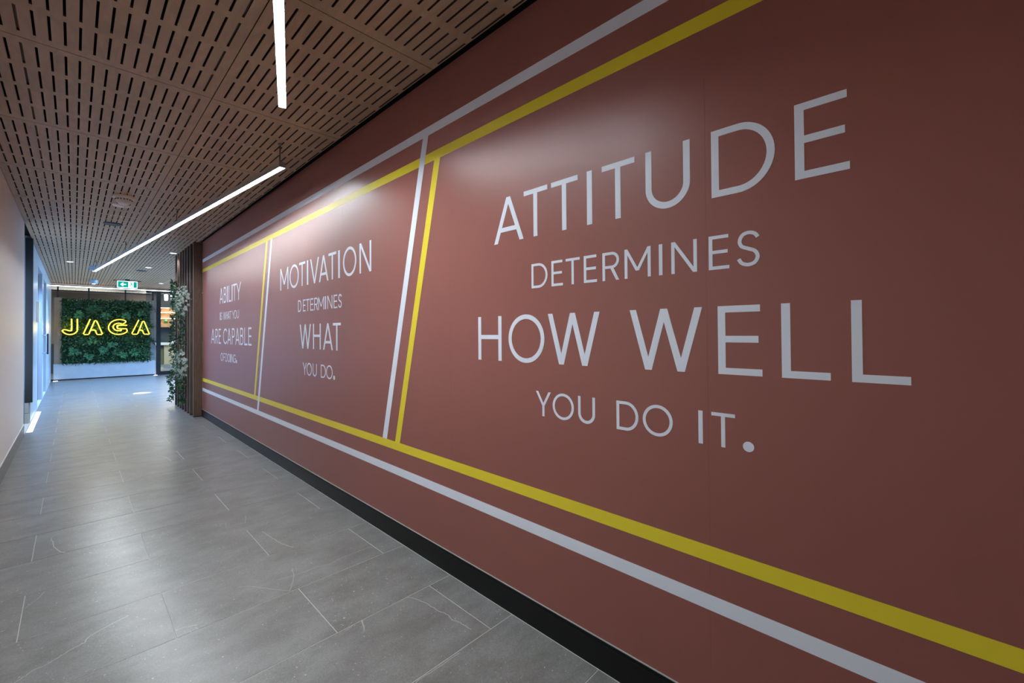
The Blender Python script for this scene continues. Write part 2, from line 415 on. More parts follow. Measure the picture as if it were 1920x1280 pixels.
def arc(cx, cy, rx, ry, a0, a1, n=28):
    return [(cx+rx*math.cos(math.radians(a0+(a1-a0)*i/n)), cy+ry*math.sin(math.radians(a0+(a1-a0)*i/n))) for i in range(n+1)]
def diag(x0, y0, x1, y1, tw):   # stroke with level ends, tw = level width, x = left edge
    return [(x0, y0), (x0+tw, y0), (x1+tw, y1), (x1, y1)]
def rect(x0, y0, x1, y1): return [(x0, y0), (x1, y0), (x1, y1), (x0, y1)]
def glyph(c, w, h, t):
    v = t*1.08
    if c == 'I': return [rect(0, 0, w, h)]
    if c == 'T': return [rect(0, h-t, w, h), rect(w/2-v/2, 0, w/2+v/2, h-t)]
    if c == 'L': return [rect(0, 0, v, h), rect(v, 0, w, t)]
    if c == 'E': return [rect(0, 0, v, h), rect(v, 0, w, t), rect(v, h-t, w*.965, h), rect(v, h*.515-t/2, w*.925, h*.515+t/2)]
    if c == 'F': return [rect(0, 0, v, h), rect(v, h-t, w, h), rect(v, h*.5-t/2, w*.93, h*.5+t/2)]
    if c == 'H': return [rect(0, 0, v, h), rect(w-v, 0, w, h), rect(v, h*.53-t/2, w-v, h*.53+t/2)]
    if c == '.': return [arc(w/2, w/2-t*.1, w/2, w/2, 0, 360, 24)[:-1]]
    if c in 'AV':
        tw = v*1.12; a = w/2-tw/2
        if c == 'V': return [diag(a, 0, 0, h, tw), diag(a, 0, w-tw, h, tw)]
        zb = h*.29; xl = a*zb/h+tw*.5; return [diag(0, 0, a, h, tw), diag(w-tw, 0, a, h, tw), rect(xl, zb-t/2, w-xl, zb+t/2)]
    if c == 'W':
        tw = v*1.12; q = (w-tw)/4
        return [diag(q, 0, 0, h, tw), diag(q, 0, 2*q, h, tw), diag(3*q, 0, 2*q, h, tw), diag(3*q, 0, 4*q, h, tw)]
    if c == 'M':
        tw = v*1.15; a = w/2-tw/2; return [rect(0, 0, v, h), rect(w-v, 0, w, h), [(a, h*.24), (a+tw, h*.24), (v, h), (0, h)], [(a, h*.24), (a+tw, h*.24), (w, h), (w-v, h)]]
    if c == 'N': return [rect(0, 0, v, h), rect(w-v, 0, w, h), [(w-v*1.15, 0), (w, 0), (v*1.15, h), (0, h)]]
    if c == 'Y':
        tw = v*1.1; a = w/2-tw/2; z = h*.43; return [diag(a, z, 0, h, tw), diag(a, z, w-tw, h, tw), rect(w/2-v/2, 0, w/2+v/2, z+t*.4)]
    if c == 'O': return stroke(arc(w/2, h/2, w/2-t/2, h/2+t*.12-t/2, 0, 360, 48)[:-1], t, True)
    if c == 'C': return stroke(arc(w*.53, h/2, w*.53-t/2, h/2-t/2, 42, 318, 34), t)
    if c == 'G':
        return stroke(arc(w*.5, h/2, w*.5-t/2, h/2-t/2, 42, 352, 36), t)+[rect(w*.55, h*.5-t/2, w, h*.5+t/2)]
    if c == 'U':
        r = (w-v)/2; cy = r+t/2
        return [rect(0, cy, v, h), rect(w-v, cy, w, h)]+stroke(arc(w/2, cy, r, cy-t/2, 180, 360, 28), v)
    if c == 'D':
        rx = w*.56; x = w-rx
        return [rect(0, 0, v, h), rect(v, 0, x, t), rect(v, h-t, x, h)]+stroke(arc(x, h/2, rx-t/2, h/2-t/2, -90, 90, 28), t)
    if c in 'PRB':
        zb = h*.47 if c != 'B' else h*.54; hh = h-zb; rx = min(w*.5, hh*.55); x = (w if c != 'B' else w*.94)-rx
        P = [rect(0, 0, v, h), rect(v, h-t, x, h), rect(v, zb-t/2, x, zb+t/2)]+stroke(arc(x, zb+hh/2-t/4, rx-t/2, hh/2-t/4, -90, 90, 20), t)
        if c == 'R': P.append([(w-v*1.15, 0), (w, 0), (w*.45+v*1.15, zb), (w*.45, zb)])
        if c == 'B':
            rx = w*.5; x = w-rx
            P += [rect(v, 0, x, t)]+stroke(arc(x, zb/2+t/4, rx-t/2, zb/2-t/4, -90, 90, 20), t)
        return P
    if c == 'S':
        q = [(.94, .83), (.80, .95), (.52, 1.0), (.24, .94), (.10, .76), (.20, .59), (.50, .50), (.80, .41), (.93, .24), (.80, .06), (.50, 0), (.20, .06), (.05, .2)]
        pts = [Vector((t/2+a*(w-t), t/2+b*(h-t), 0)) for a, b in q]
        return stroke([(p.x, p.y) for p in smooth_path(pts, 4)], t)
TEXT = [
    (1.7105, 1.922, 0.0208, [('A', -1.4957, -1.303), ('T', -1.3006, -1.1635), ('T', -1.1426, -1.0055), ('I', -0.9615, -0.9376), ('T', -0.8928, -0.7551)]),
    (1.7105, 1.922, 0.0208, [('U', -0.7132, -0.5567), ('D', -0.4893, -0.3128), ('E', -0.2641, -0.1422)]),
    (1.4825, 1.5895, 0.0106, [('D', -1.2572, -1.1657), ('E', -1.144, -1.0838), ('T', -1.0684, -0.9987), ('E', -0.9791, -0.9183), ('R', -0.8932, -0.8215), ('M', -0.799, -0.6971), ('I', -0.6669, -0.654), ('N', -0.6228, -0.5372), ('E', -0.5004, -0.4392), ('S', -0.4208, -0.3511)]),
    (1.154, 1.3665, 0.0205, [('H', -1.6165, -1.4498), ('O', -1.4029, -1.1859), ('W', -1.1656, -0.908), ('W', -0.7804, -0.5231)]),
    (1.154, 1.3665, 0.0205, [('E', -0.4755, -0.3522), ('L', -0.3027, -0.1897), ('L', -0.1449, -0.0324)]),
    (0.9263, 1.0325, 0.011, [('Y', -1.2362, -1.1527), ('O', -1.1429, -1.0336), ('U', -1.0124, -0.9327), ('D', -0.8388, -0.7502), ('O', -0.7331, -0.6241), ('I', -0.5391, -0.5254), ('T', -0.4984, -0.4288), ('.', -0.4077, -0.377)]),
    (1.7125, 1.925, 0.0208, [('M', -4.5549, -4.3324), ('O', -4.2948, -4.0649), ('T', -4.053, -3.9084), ('I', -3.8712, -3.8394), ('V', -3.7969, -3.6068), ('A', -3.6078, -3.4199), ('T', -3.4187, -3.2734), ('I', -3.2404, -3.2095), ('O', -3.1548, -2.9377), ('N', -2.8891, -2.7169)]),
    (1.485, 1.5895, 0.0106, [('D', -4.0804, -4.0009), ('E', -3.962, -3.902), ('T', -3.891, -3.8142), ('E', -3.7962, -3.7272), ('R', -3.7096, -3.633), ('M', -3.6233, -3.5072), ('I', -3.4888, -3.4682), ('N', -3.441, -3.3482), ('E', -3.3223, -3.2567), ('S', -3.2421, -3.1767)]),
    (1.158, 1.371, 0.0205, [('W', -4.041, -3.7815), ('H', -3.7361, -3.5743), ('A', -3.5278, -3.3395), ('T', -3.3383, -3.196)]),
    (0.9286, 1.036, 0.011, [('Y', -3.9697, -3.8801), ('O', -3.8777, -3.7679), ('U', -3.745, -3.6577), ('D', -3.5734, -3.4757), ('O', -3.4666, -3.3469), ('.', -3.3342, -3.3001)]),
    (1.71, 1.924, 0.0208, [('A', -7.0606, -6.8705), ('B', -6.8267, -6.6931), ('I', -6.6509, -6.6092), ('L', -6.5596, -6.4424), ('I', -6.4108, -6.3715), ('T', -6.3482, -6.1919), ('Y', -6.1807, -5.9777)]),
    (1.4845, 1.589, 0.0106, [('I', -7.0417, -7.0095), ('S', -7.0004, -6.9235), ('W', -6.857, -6.6927), ('H', -6.6757, -6.6088), ('A', -6.6005, -6.5104), ('T', -6.5186, -6.4224), ('Y', -6.3908, -6.2747), ('O', -6.29, -6.1768), ('U', -6.1583, -6.0633)]),
    (1.1562, 1.3655, 0.0205, [('A', -7.5844, -7.3608), ('R', -7.3216, -7.1719), ('E', -7.1153, -6.9861), ('C', -6.8563, -6.6333), ('A', -6.629, -6.4458), ('P', -6.3984, -6.2593), ('A', -6.2327, -6.0381), ('B', -6.0095, -5.8701), ('L', -5.8259, -5.6996), ('E', -5.6607, -5.5339)]),
    (0.9254, 1.033, 0.011, [('O', -6.9991, -6.8778), ('F', -6.847, -6.76), ('D', -6.73, -6.6246), ('O', -6.6163, -6.5017), ('I', -6.4855, -6.4535), ('N', -6.4297, -6.3357), ('G', -6.3241, -6.2101), ('.', -6.2026, -6.158)]),
]

for zb, zt, t, letters in TEXT:
    h = zt-zb
    for c, u0, u1 in letters:
        polys = glyph(c, u1-u0, h, t)
        flat('letter', [[(u0+x, zb+y) for x, y in P] for P in polys], 'white_print', wall_r, .0003)
# skirting on the right
sk = struct(box('baseboard_right', WX-.010, -3.2, 0, WX+.004, YS, .100, 'skirting_black'))
box('trim_lip', WX-.006, -3.2, .100, WX+.003, YS, .1115, 'skirting_black', sk)
box('trim_line', WX-.0045, -3.2, .1115, WX+.002, YS, .1145, 'panel_grey', sk)
# ------------------------------------------------------------------ left wall
wall_l = struct(box('wall_left', LX-.12, -3.2, 0, LX, 8.33, H+.03, 'left_wall'))
bl = struct(box('baseboard_left', LX, -3.2, 0, LX+.008, 8.33, .143, 'skirt_tile'))
box('trim_line', LX, -3.2, .143, LX+.006, 8.33, .151, 'white', bl)
struct(box('wall_back', LX-.12, -3.3, 0, WX+.1, -3.2, H+.03, 'left_wall'))
struct(box('wall_recess', LX-.34, 8.33, 0, LX-.28, 9.56, H+.03, 'cool_wall'))
wl2 = struct(box('wall_left_lobby', LX-.3, 9.56, 0, LX, 11.3, H+.03, 'cool_wall'))
for a, b in ((12.8, 13.35), (14.6, 17.66)): box('wall_pier', LX-.3, a, 0, LX, b, H+.03, 'cool_wall', wl2)
for a, b, z in ((11.3, 12.8, 2.53), (13.35, 14.6, 2.49)): box('wall_header', LX-.3, a, z, LX, b, H+.03, 'cool_wall', wl2)
for i, (a, b, z) in enumerate(((11.3, 12.8, 2.53), (13.35, 14.6, 2.49))):
    d = struct(box('door_%d' % (i+1), LX-.16, a+.03, .005, LX-.12, b-.03, z-.03, 'door'))
    for (p, q, r, s) in ((a, a+.03, 0, z), (b-.03, b, 0, z), (a+.03, b-.03, z-.03, z)): box('door_frame', LX-.17, p, r, LX-.05, q, s, 'grey', d)
    box('door_leaf_rail', LX-.12, a+.03, .005, LX-.108, b-.03, .25, 'dark_grey', d)
    if i == 1:
        hb = bmesh.new(); add_box(hb, -.012, -.02, -.21, .012, .02, .21, .004)
        hd = link('door_handle', to_me(hb, 'door_handle'), 'black', d); po = parent_off(d); hd.location = (LX+.075-po.x, 12.92-po.y, 1.115-po.z); hd['label'] = 'black vertical pull handle'
        for zz in (.93, 1.29):
            tb = tube([(0, 0, 0), (.075, 0, 0)], .011, 10); s_ = link('standoff', to_me(tb, 'standoff', True), 'alu', hd); s_.location = (-.075, 0, zz-1.115)
sp = tag(box('wall_sign', LX, 10.86, 1.52, LX+.035, 11.06, 1.87, 'white', bev=.004), 'blank white plate box on the lobby wall beside the first doorway', 'sign')
dp = empty('wall_end_panel', (-.4625, 9.51, 0)); tag(dp, 'tall charcoal panel on two grey base blocks at the end of the left wall', 'panel')
box('cladding', -.502, 9.49, .302, -.425, 9.555, 2.728, 'dark_panel', dp, .002)
box('base_block', -.502, 9.49, .0, -.462, 9.555, .146, 'panel_grey', dp, .002)
box('base_block', -.502, 9.49, .151, -.462, 9.555, .300, 'panel_grey', dp, .002)
# ------------------------------------------------------------------ far lobby, right hand side
struct(box('wall_return', WX+.10, YS-.1, 0, 4.3, YS, H+.03, 'cool_wall'))
wf = struct(box('wall_right_lobby', 4.2, YS, 0, 4.3, 10.2, H+.03, 'cool_wall'))
for (y0, z0, y1, z1) in ((17.0, 0, 17.8, H+.03), (10.2, 0, 17.0, .35), (10.2, 2.5, 17.0, H+.03)): box('wall_pier', 4.2, y0, z0, 4.3, y1, z1, 'cool_wall', wf)
win = struct(box('added_window', 4.22, 10.2, .35, 4.28, 17.0, .39, 'black'))  # window added out of view to go with the cool side fill
for y in (10.2, 11.88, 13.58, 15.28, 16.96): box('mullion', 4.22, y, .39, 4.28, y+.04, 2.46, 'black', win)
box('head_rail', 4.22, 10.2, 2.46, 4.28, 17.0, 2.5, 'black', win)
for y in (10.24, 11.92, 13.62, 15.32): box('pane', 4.246, y, .39, 4.252, y+1.64, 2.46, 'glass', win)
# ------------------------------------------------------------------ hung LED bars
def led_bar(x0, y0, x1, y1, z, cables, label, w=.042, hh=.03, diff='led', lip=True):
    dx, dy = x1-x0, y1-y0; L = math.hypot(dx, dy); a = math.atan2(dy, dx)
    e = empty('led_bar', ((x0+x1)/2, (y0+y1)/2, z)); e.rotation_euler = (0, 0, a); tag(e, label, 'light', 'hung LED bars')
    def b(name, X0, Y0, Z0, X1, Y1, Z1, m):
        bm = bmesh.new(); add_box(bm, X0, Y0, Z0, X1, Y1, Z1); return link(name, to_me(bm, name), m, e)
    b('housing', -L/2, -w/2, .004, L/2, w/2, hh, 'alu')
    b('diffuser', -L/2+.002, -w/2+.0026, .000 if lip else -.012, L/2-.002, w/2-.0026, .0038, diff)
    for s in ((-1, 1) if lip else ()): b('side_lip', -L/2, s*(w/2-.0012)-.0012, -.012, L/2, s*(w/2-.0012)+.0012, .004, 'alu')
    for s in (-1, 1): b('end_cap', s*L/2-.0015, -w/2-.001, -.012, s*L/2+.0015, w/2+.001, hh+.001, 'grey')
    for i, f in enumerate(cables):
        X = -L/2+f*L; top = H-z
        pts = smooth_path([Vector((X, 0, hh)), Vector((X-.006, .004, hh+(top-hh)*.35)), Vector((X+.004, -.003, hh+(top-hh)*.7)), Vector((X, 0, top))], 4)
        link('cable', to_me(tube(pts, .0035, 6), 'cable', True), 'black', e)
        bm = bmesh.new(); add_box(bm, X-.02, -.008, top-.012-.03, X+.004, .006, top-.03, .002); link('cable_grip', to_me(bm, 'cable_grip'), 'black', e)
        g = lathe('ceiling_mount', [(0, top-.014), (.012, top-.014), (.014, top), (0, top)], 'grey', e, (X, 0, 0), 12)
    return e
led_bar(1.099, 3.49, .289, 11.70, 2.56, (.005, .333, .666, .99), 'long lit LED bar running down the corridor towards the green exit sign')
led_bar(.807, 2.563, .33, 1.12, 2.56, (.5,), 'short lit LED bar nearest the viewer, cut by the top edge', w=.040, diff='led_near')
led_bar(-.44, 17.12, 3.9, 17.12, 2.655, (.3, .6, .9), 'thin lit LED bar crossing above the plant wall', w=.035, hh=.03, diff='led_far', lip=False)
# ------------------------------------------------------------------ ceiling fittings
def disc(name, x, y, r, d, m, label, cat, group=None, ring=None):
    e = empty(name, (x, y, H)); tag(e, label, cat, group)
    lathe('trim_ring', [(r*.8, -.001), (r*.8, -d), (r, -d*.8), (r, 0)], ring or m, e)
    lathe('face', [(0, -d*.6), (r*.8, -d*.6), (r*.8, -.002)], m, e)
    return e
sd = empty('smoke_detector', (.36, 6.03, H)); tag(sd, 'round off-white smoke detector on the slotted ceiling above the long LED bar', 'smoke detector')
lathe('mount_plate', [(0, -.002), (.0, -.022), (.088, -.022), (.092, -.014), (.092, 0)], 'plastic', sd)
lathe('sensor_head', [(0, -.085), (.035, -.083), (.055, -.07), (.062, -.052), (.066, -.045), (.066, -.022)], 'plastic', sd)
sv = bmesh.new()
for k in range(16):
    a = 2*math.pi*k/16; x, y = math.cos(a)*.0655, math.sin(a)*.0655
    add_box(sv, x-.005, y-.005, -.044, x+.005, y+.005, -.034)
link('sensor_vent', to_me(sv, 'sensor_vent'), 'dark_grey', sd)
e = empty('ceiling_cover_plate', (.366, 6.47, H)); tag(e, 'flat round white cover plate next beyond the smoke detector', 'cover plate')
lathe('plate', [(0, -.012), (.070, -.010), (.078, 0)], 'plastic', e); lathe('screw', [(0, -.016), (.006, -.015), (.006, -.011)], 'alu', e, (.03, 0, 0), 8)
e = empty('access_hatch', (.357, 7.09, H)); tag(e, 'tiny square ceiling hatch between the cover plate and the dark disc', 'hatch')
for (a, b, c_, d_) in ((-.05, -.05, .05, -.044), (-.05, .044, .05, .05), (-.05, -.044, -.044, .044), (.044, -.044, .05, .044)): box('hatch_frame', e.location.x+a, e.location.y+b, H-.003, e.location.x+c_, e.location.y+d_, H, 'plastic', e)
disc('recessed_speaker', .352, 7.60, .095, .012, 'dark_grey', 'dark round recessed disc in the ceiling beyond the smoke detector', 'speaker', ring='dark_grey')
disc('recessed_speaker', 1.07, 12.75, .10, .012, 'dark_grey', 'dark round disc in the lobby ceiling left of the timber screen', 'speaker', ring='dark_grey')
for (x, y, lab) in ((-.06, 12.08, 'lit round downlight left of the far end of the long LED bar'), (1.231, 9.607, 'lit round downlight touching the top of the timber screen'),
                    (1.114, 12.02, 'small lit downlight beside the dark lobby disc'), (1.719, 15.55, 'lit downlight in the lobby ceiling right of the exit sign')):
    disc('downlight', x, y, .06, .010, 'lens', lab, 'light', 'lobby downlights', ring='plastic')
for (x, y, lab) in ((.30, 12.6, 'pale blue surface-mounted ceiling fitting at the end of the long LED bar'), (.363, 15.78, 'pale blue surface-mounted ceiling fitting above the letters')):
    e = empty('surface_fitting', (x, y, H)); tag(e, lab, 'light')
    lathe('body', [(0, -.10), (.05, -.10), (.075, -.08), (.08, 0)], 'cyl', e); lathe('lens', [(0, -.106), (.03, -.106), (.032, -.10)], 'lens', e)
for x, y, lab in ((.68, 7.75, 'tiny sprinkler head between the dark ceiling disc and the long LED bar'),):
    e = empty('sprinkler_head', (x, y, H)); tag(e, lab, 'sprinkler')
    lathe('escutcheon', [(0, -.006), (.022, -.004), (.024, 0)], 'grey', e, seg=14); lathe('deflector', [(.004, -.006), (.005, -.022), (.014, -.024), (.014, -.026), (0, -.027)], 'alu', e, seg=14)
# ------------------------------------------------------------------ exit sign
ex = empty('exit_sign', (.975, 15.0, 2.51)); tag(ex, 'green lit exit sign with a white arrow and running figure under the ceiling', 'sign')
box('sign_box', .775, 15.0, 2.51, 1.175, 15.035, 2.697, 'plastic', ex, .003)
box('mount', .70, 15.01, 2.697, 1.25, 15.03, 2.712, 'black', ex); 
box('mount_stem', .93, 15.01, 2.712, 1.02, 15.03, H, 'black', ex)
def pane_poly(name, polys, y, m, parent):
    bm = bmesh.new()
    for P in polys:
        f = [bm.verts.new((x, 0, z)) for x, z in P]; g = [bm.verts.new((x, .002, z)) for x, z in P]; n = len(P); bm.faces.new(f)
        for i in range(n): bm.faces.new((f[i], g[i], g[(i+1) % n], f[(i+1) % n]))
    o = parent_off(parent)
    for v in bm.verts: v.co.x -= o.x; v.co.z -= o.z
    return link(name, to_me(bm, name), m, parent, (0, y-o.y, 0))
pane_poly('lit_face', [rect(.778, 2.513, 1.172, 2.694)], 14.998, 'white_sign', ex)
pane_poly('green_panel', [rect(.790, 2.528, .990, 2.680)], 14.9955, 'green_sign', ex)
pane_poly('green_panel', [rect(1.095, 2.528, 1.160, 2.680)], 14.9955, 'green_sign', ex)
AX, AZ = .89, 2.604
pane_poly('arrow', [rect(AX-.02, AZ-.011, AX+.06, AZ+.011), [(AX-.055, AZ), (AX-.018, AZ+.002), (AX+.012, AZ+.045), (AX-.012, AZ+.045)], [(AX-.055, AZ), (AX-.012, AZ-.045), (AX+.012, AZ-.045), (AX-.018, AZ-.002)]], 14.9925, 'white_sign', ex)
RX, RZ = 1.045, 2.604
limb = lambda a, b, t: stroke([a, b], t)[0]
pane_poly('running_figure', [arc(RX-.004, RZ+.052, .011, .011, 0, 360, 12)[:-1], limb((RX, RZ+.040), (RX+.012, RZ), .022), limb((RX+.012, RZ+.004), (RX-.02, RZ-.022), .013), limb((RX-.02, RZ-.02), (RX-.012, RZ-.055), .011),
    limb((RX+.012, RZ+.002), (RX+.03, RZ-.03), .013), limb((RX+.03, RZ-.03), (RX+.045, RZ-.045), .01), limb((RX, RZ+.036), (RX-.03, RZ+.018), .009), limb((RX+.004, RZ+.036), (RX+.034, RZ+.02), .009)], 14.9925, 'green_sign', ex)
# ------------------------------------------------------------------ walnut fin screen
sc = empty('timber_screen', (1.355, 9.05, 0)); tag(sc, 'dark walnut screen of upright fins at the end of the mural wall', 'screen')
box('post', 1.300, YS+.003, .012, 1.415, YS+.048, H-.006, 'walnut', sc, .0015)['label'] = 'widest board, flush against the mural wall'
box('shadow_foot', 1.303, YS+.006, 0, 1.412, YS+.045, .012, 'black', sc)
for k in range(7):
    y = 8.47+k*.236
    f = box('slat', 1.298, y, .012, 1.412, y+.042, H-.006, 'walnut', sc, .0015)
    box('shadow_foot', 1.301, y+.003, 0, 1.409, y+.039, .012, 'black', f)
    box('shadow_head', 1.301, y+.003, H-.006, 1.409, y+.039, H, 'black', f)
# planting on the screen
def leaf_quads(V, F, p, d, n, L, W_, fold=.25):
    """kite shaped folded leaf: root p, direction d, normal n"""
    d = d.normalized(); s = d.cross(n)
    if s.length < 1e-4: s = d.cross(Vector((.3, .5, .8)))
    s.normalize(); n = s.cross(d).normalized(); b = len(V)
    m = p+d*L*.45
    V += [p, m+s*W_/2+n*W_*fold, p+d*L-n*L*.15, m-s*W_/2+n*W_*fold, m]
    F += [(b, b+4, b+1), (b+4, b+2, b+1), (b, b+3, b+4), (b+4, b+3, b+2)]
def mesh_of(name, V, F, m, parent, loc=(0, 0, 0), stuff=True):
    me = bpy.data.meshes.new(name); me.from_pydata([tuple(v) for v in V], [], F); me.update()
    o = link(name, me, m, parent, loc)
    if stuff: o['kind'] = 'stuff'
    return o
def rv(): return Vector((random.uniform(-1, 1), random.uniform(-1, 1), random.uniform(-1, 1)))
def blossom(V, F, c, d, r):
    d = d.normalized(); a = d.orthogonal().normalized(); b = d.cross(a)
    for ring, (rr, tilt, np_) in enumerate(((1, .15, 6), (.62, .5, 5))):
        for k in range(np_):
            t = 2*math.pi*k/np_+ring*.5+random.uniform(-.2, .2); o = a*math.cos(t)+b*math.sin(t); s = -a*math.sin(t)+b*math.cos(t)
            base = len(V); q = c+d*r*.15*ring
            V += [q, q+o*r*rr*.6+s*r*rr*.38+d*r*tilt*.5, q+o*r*rr+d*r*tilt, q+o*r*rr*.6-s*r*rr*.38+d*r*tilt*.5]
            F.append((base, base+1, base+2, base+3))
def bouquet(y, z, ry, rz, nb, label, seed):
    random.seed(seed); e = empty('flower_bunch', (1.31, y, z)); tag(e, label, 'flowers', 'artificial flower bunches on the timber screen')
    V, F = [], []
    for k in range(nb):
        while True:
            u, v = random.uniform(-1, 1), random.uniform(-1, 1)
            if u*u+v*v < 1: break
        c = Vector((-.02-.07*math.sqrt(1-u*u-v*v)+random.uniform(-.02, .02), u*ry, v*rz)); blossom(V, F, c, Vector((-1, -.5+u*.4, v*.5))+rv()*.35, random.uniform(.020, .034))
    mesh_of('blossoms', V, F, 'petal', e)
    V, F = [], []
    for k in range(170):
        u, v = random.gauss(0, .5), random.gauss(0, .5)
        leaf_quads(V, F, Vector((-.01-random.random()*.1, u*ry, v*rz)), rv()+Vector((-.6, 0, -.2)), rv(), random.uniform(.04, .075), random.uniform(.015, .03))
    mesh_of('foliage', V, F, 'pale_leaf', e)
    V, F = [], []
    for k in range(100):
        u, v = random.uniform(-.2, 1.15), random.uniform(-1.1, 1.1)
        leaf_quads(V, F, Vector((-.02-random.random()*.09, u*ry, v*rz)), rv()+Vector((-.5, .2, -.2)), rv(), random.uniform(.05, .08), random.uniform(.02, .035))
    mesh_of('foliage', V, F, 'leaf2', e)
bouquet(8.95, 1.86, .60, .25, 75, 'upper bunch of cream blossoms and green leaves on the timber screen', 11)
bouquet(9.0, .78, .62, .27, 85, 'lower bunch of cream blossoms and green leaves on the timber screen', 12)
def ivy(y, z0, z1, label, seed, amp=.05, x=1.27, dens=90):
    random.seed(seed); e = empty('ivy_strand', (x, y, z1)); tag(e, label, 'ivy', 'ivy strands on the timber screen')
    V, F = [], []; n = 12
    for s in range(3):
        pts = [Vector((-.02+random.uniform(-amp, amp)*.6, random.uniform(-amp, amp)*1.6+s*.03, -(z1-z0)*k/n)) for k in range(n+1)]
        sm = smooth_path(pts, 3)
        link('stem', to_me(tube(sm, .003, 5), 'stem', True), 'leaf4', e)
        for k in range(int(dens*(z1-z0))):
            p = sm[random.randrange(len(sm))]; leaf_quads(V, F, p, rv()+Vector((-.5, 0, -.2)), rv(), random.uniform(.035, .07), random.uniform(.02, .045))
    mesh_of('foliage', V, F, random.choice(['leaf4', 'leaf2']), e)
ivy(9.70, 1.75, 2.25, 'green ivy at the far edge of the screen beside the upper flowers', 3, x=1.275, amp=.06, dens=95)
ivy(9.75, .95, 1.62, 'green ivy at the far edge of the screen between the two flower bunches', 4, x=1.275, amp=.06, dens=95)
ivy(8.78, 1.12, 1.60, 'green ivy in the middle of the screen between the two flower bunches', 5, amp=.06, dens=80)
ivy(9.75, .10, .62, 'green ivy trailing down the far edge of the screen to the floor', 6, x=1.25, amp=.06, dens=100)
ivy(8.90, .14, .58, 'green ivy hanging below the lower flowers in the middle of the screen', 7, x=1.285, amp=.06, dens=90)
# ------------------------------------------------------------------ planter, plant wall, neon sign
pb = empty('planter_box', (.715, 17.9, 0)); tag(pb, 'long pale concrete planter box at the foot of the plant wall', 'planter')
box('body', -.404, 17.70, .035, 1.83, 18.1, .472, 'concrete', pb, .003); box('plinth', -.38, 17.73, 0, 1.80, 18.08, .035, 'black', pb)
tag(box('stone_panel', -.396, 17.80, .472, -.245, 17.95, 2.372, 'stone'), 'tall tan stone panel left of the plant wall', 'panel')
rp = empty('end_panel', (1.76, 17.86, .472)); tag(rp, 'tall pale grey panel with a lit edge right of the plant wall', 'panel')
box('board', 1.69, 17.80, .472, 1.815, 17.93, 2.384, 'panel_grey', rp, .002); box('lit_edge', 1.815, 17.795, .472, 1.832, 17.93, 2.0, 'worktop', rp)
pw = empty('vertical_garden', (.715, 17.80, .472)); tag(pw, 'dense green artificial plant wall behind the yellow letters', 'plants')
box('backing', -.245, 17.76, .472, 1.69, 17.86, 2.345, 'leaf1', pw)
random.seed(21)
def foliage(n, m, L0, L1, depth, lift=0):
    V, F = [], []
    for k in range(n):
        x = random.uniform(-.95, .97); z = random.uniform(.0, 1.87); y = -.04-random.random()*depth
        leaf_quads(V, F, Vector((x, y, z)), rv()*1.0+Vector((0, -.55, -.25)), rv()+Vector((0, -1, .4)), random.uniform(L0, L1), random.uniform(.014, .03))
    mesh_of('foliage', V, F, m, pw)
foliage(7000, 'leaf1', .05, .11, .10); foliage(5200, 'leaf2', .05, .10, .12); foliage(1300, 'leaf3', .04, .09, .13)
def fern(x, z, r, m, n=16):
    V, F = [], []
    for k in range(n):
        a = 2*math.pi*k/n+random.uniform(-.2, .2); d = Vector((math.cos(a), -.55, math.sin(a)*.9)); L = r*random.uniform(.55, 1.25)
        leaf_quads(V, F, Vector((0, 0, 0)), d, Vector((0, -1, .3))+rv()*.4, L, .018)
        for s in range(1, 5):
            p = d.normalized()*L*s/5
            for sg in (-1, 1):
                leaf_quads(V, F, p, d.normalized()+Vector((-d.z, 0, d.x))*sg*.9, Vector((0, -1, .3))+rv()*.5, L*.26, .011)
    mesh_of('fern', V, F, m, pw, (x-.715, -.13, z-.472), stuff=False)
for (x, z, r, m) in ((.42, 2.05, .20, 'leaf2'), (.10, 1.88, .13, 'leaf3'), (.66, 1.84, .12, 'leaf3'), (1.12, 1.86, .13, 'leaf3'), (1.55, 2.0, .16, 'leaf2'), (1.66, 2.15, .16, 'leaf1'), (1.45, 1.95, .10, 'leaf3'),
                     (.22, 1.10, .14, 'leaf2'), (.38, 1.12, .12, 'leaf3'), (.80, 1.0, .12, 'leaf3'), (1.20, 1.12, .15, 'leaf2'), (1.70, 1.1, .17, 'leaf1'), (.0, .82, .15, 'leaf3'), (.62, .86, .13, 'leaf3'),
                     (.92, .78, .13, 'leaf2'), (1.05, .68, .13, 'leaf3'), (1.30, .74, .12, 'leaf3'), (1.50, .80, .14, 'leaf2'), (.30, .66, .12, 'leaf3'), (1.62, .70, .15, 'leaf2'), (.15, 2.18, .15, 'leaf1'), (.95, 2.2, .16, 'leaf1'), (-.12, 1.5, .13, 'leaf1'), (1.66, 1.55, .14, 'leaf1')):
    fern(x, z, r, m)
ns = empty('neon_sign', (.8, 17.55, 1.30)); tag(ns, 'yellow neon sign reading JAGA on the plant wall', 'sign')
NJ = [(-0.049, 1.759), (-0.045, 1.451), (-0.068, 1.417), (-0.108, 1.422), (-0.149, 1.442), (-0.195, 1.447), (-0.229, 1.426), (-0.217, 1.385), (-0.166, 1.335), (-0.085, 1.308), (-0.004, 1.329), (0.049, 1.383), (0.069, 1.451), (0.066, 1.761)]
NA1 = [(0.331, 1.757), (0.191, 1.324), (0.209, 1.307), (0.287, 1.306), (0.308, 1.331), (0.42, 1.699), (0.444, 1.721), (0.469, 1.699), (0.563, 1.407), (0.588, 1.333), (0.569, 1.305), (0.489, 1.304), (0.47, 1.321), (0.439, 1.424), (0.414, 1.439), (0.353, 1.439)]
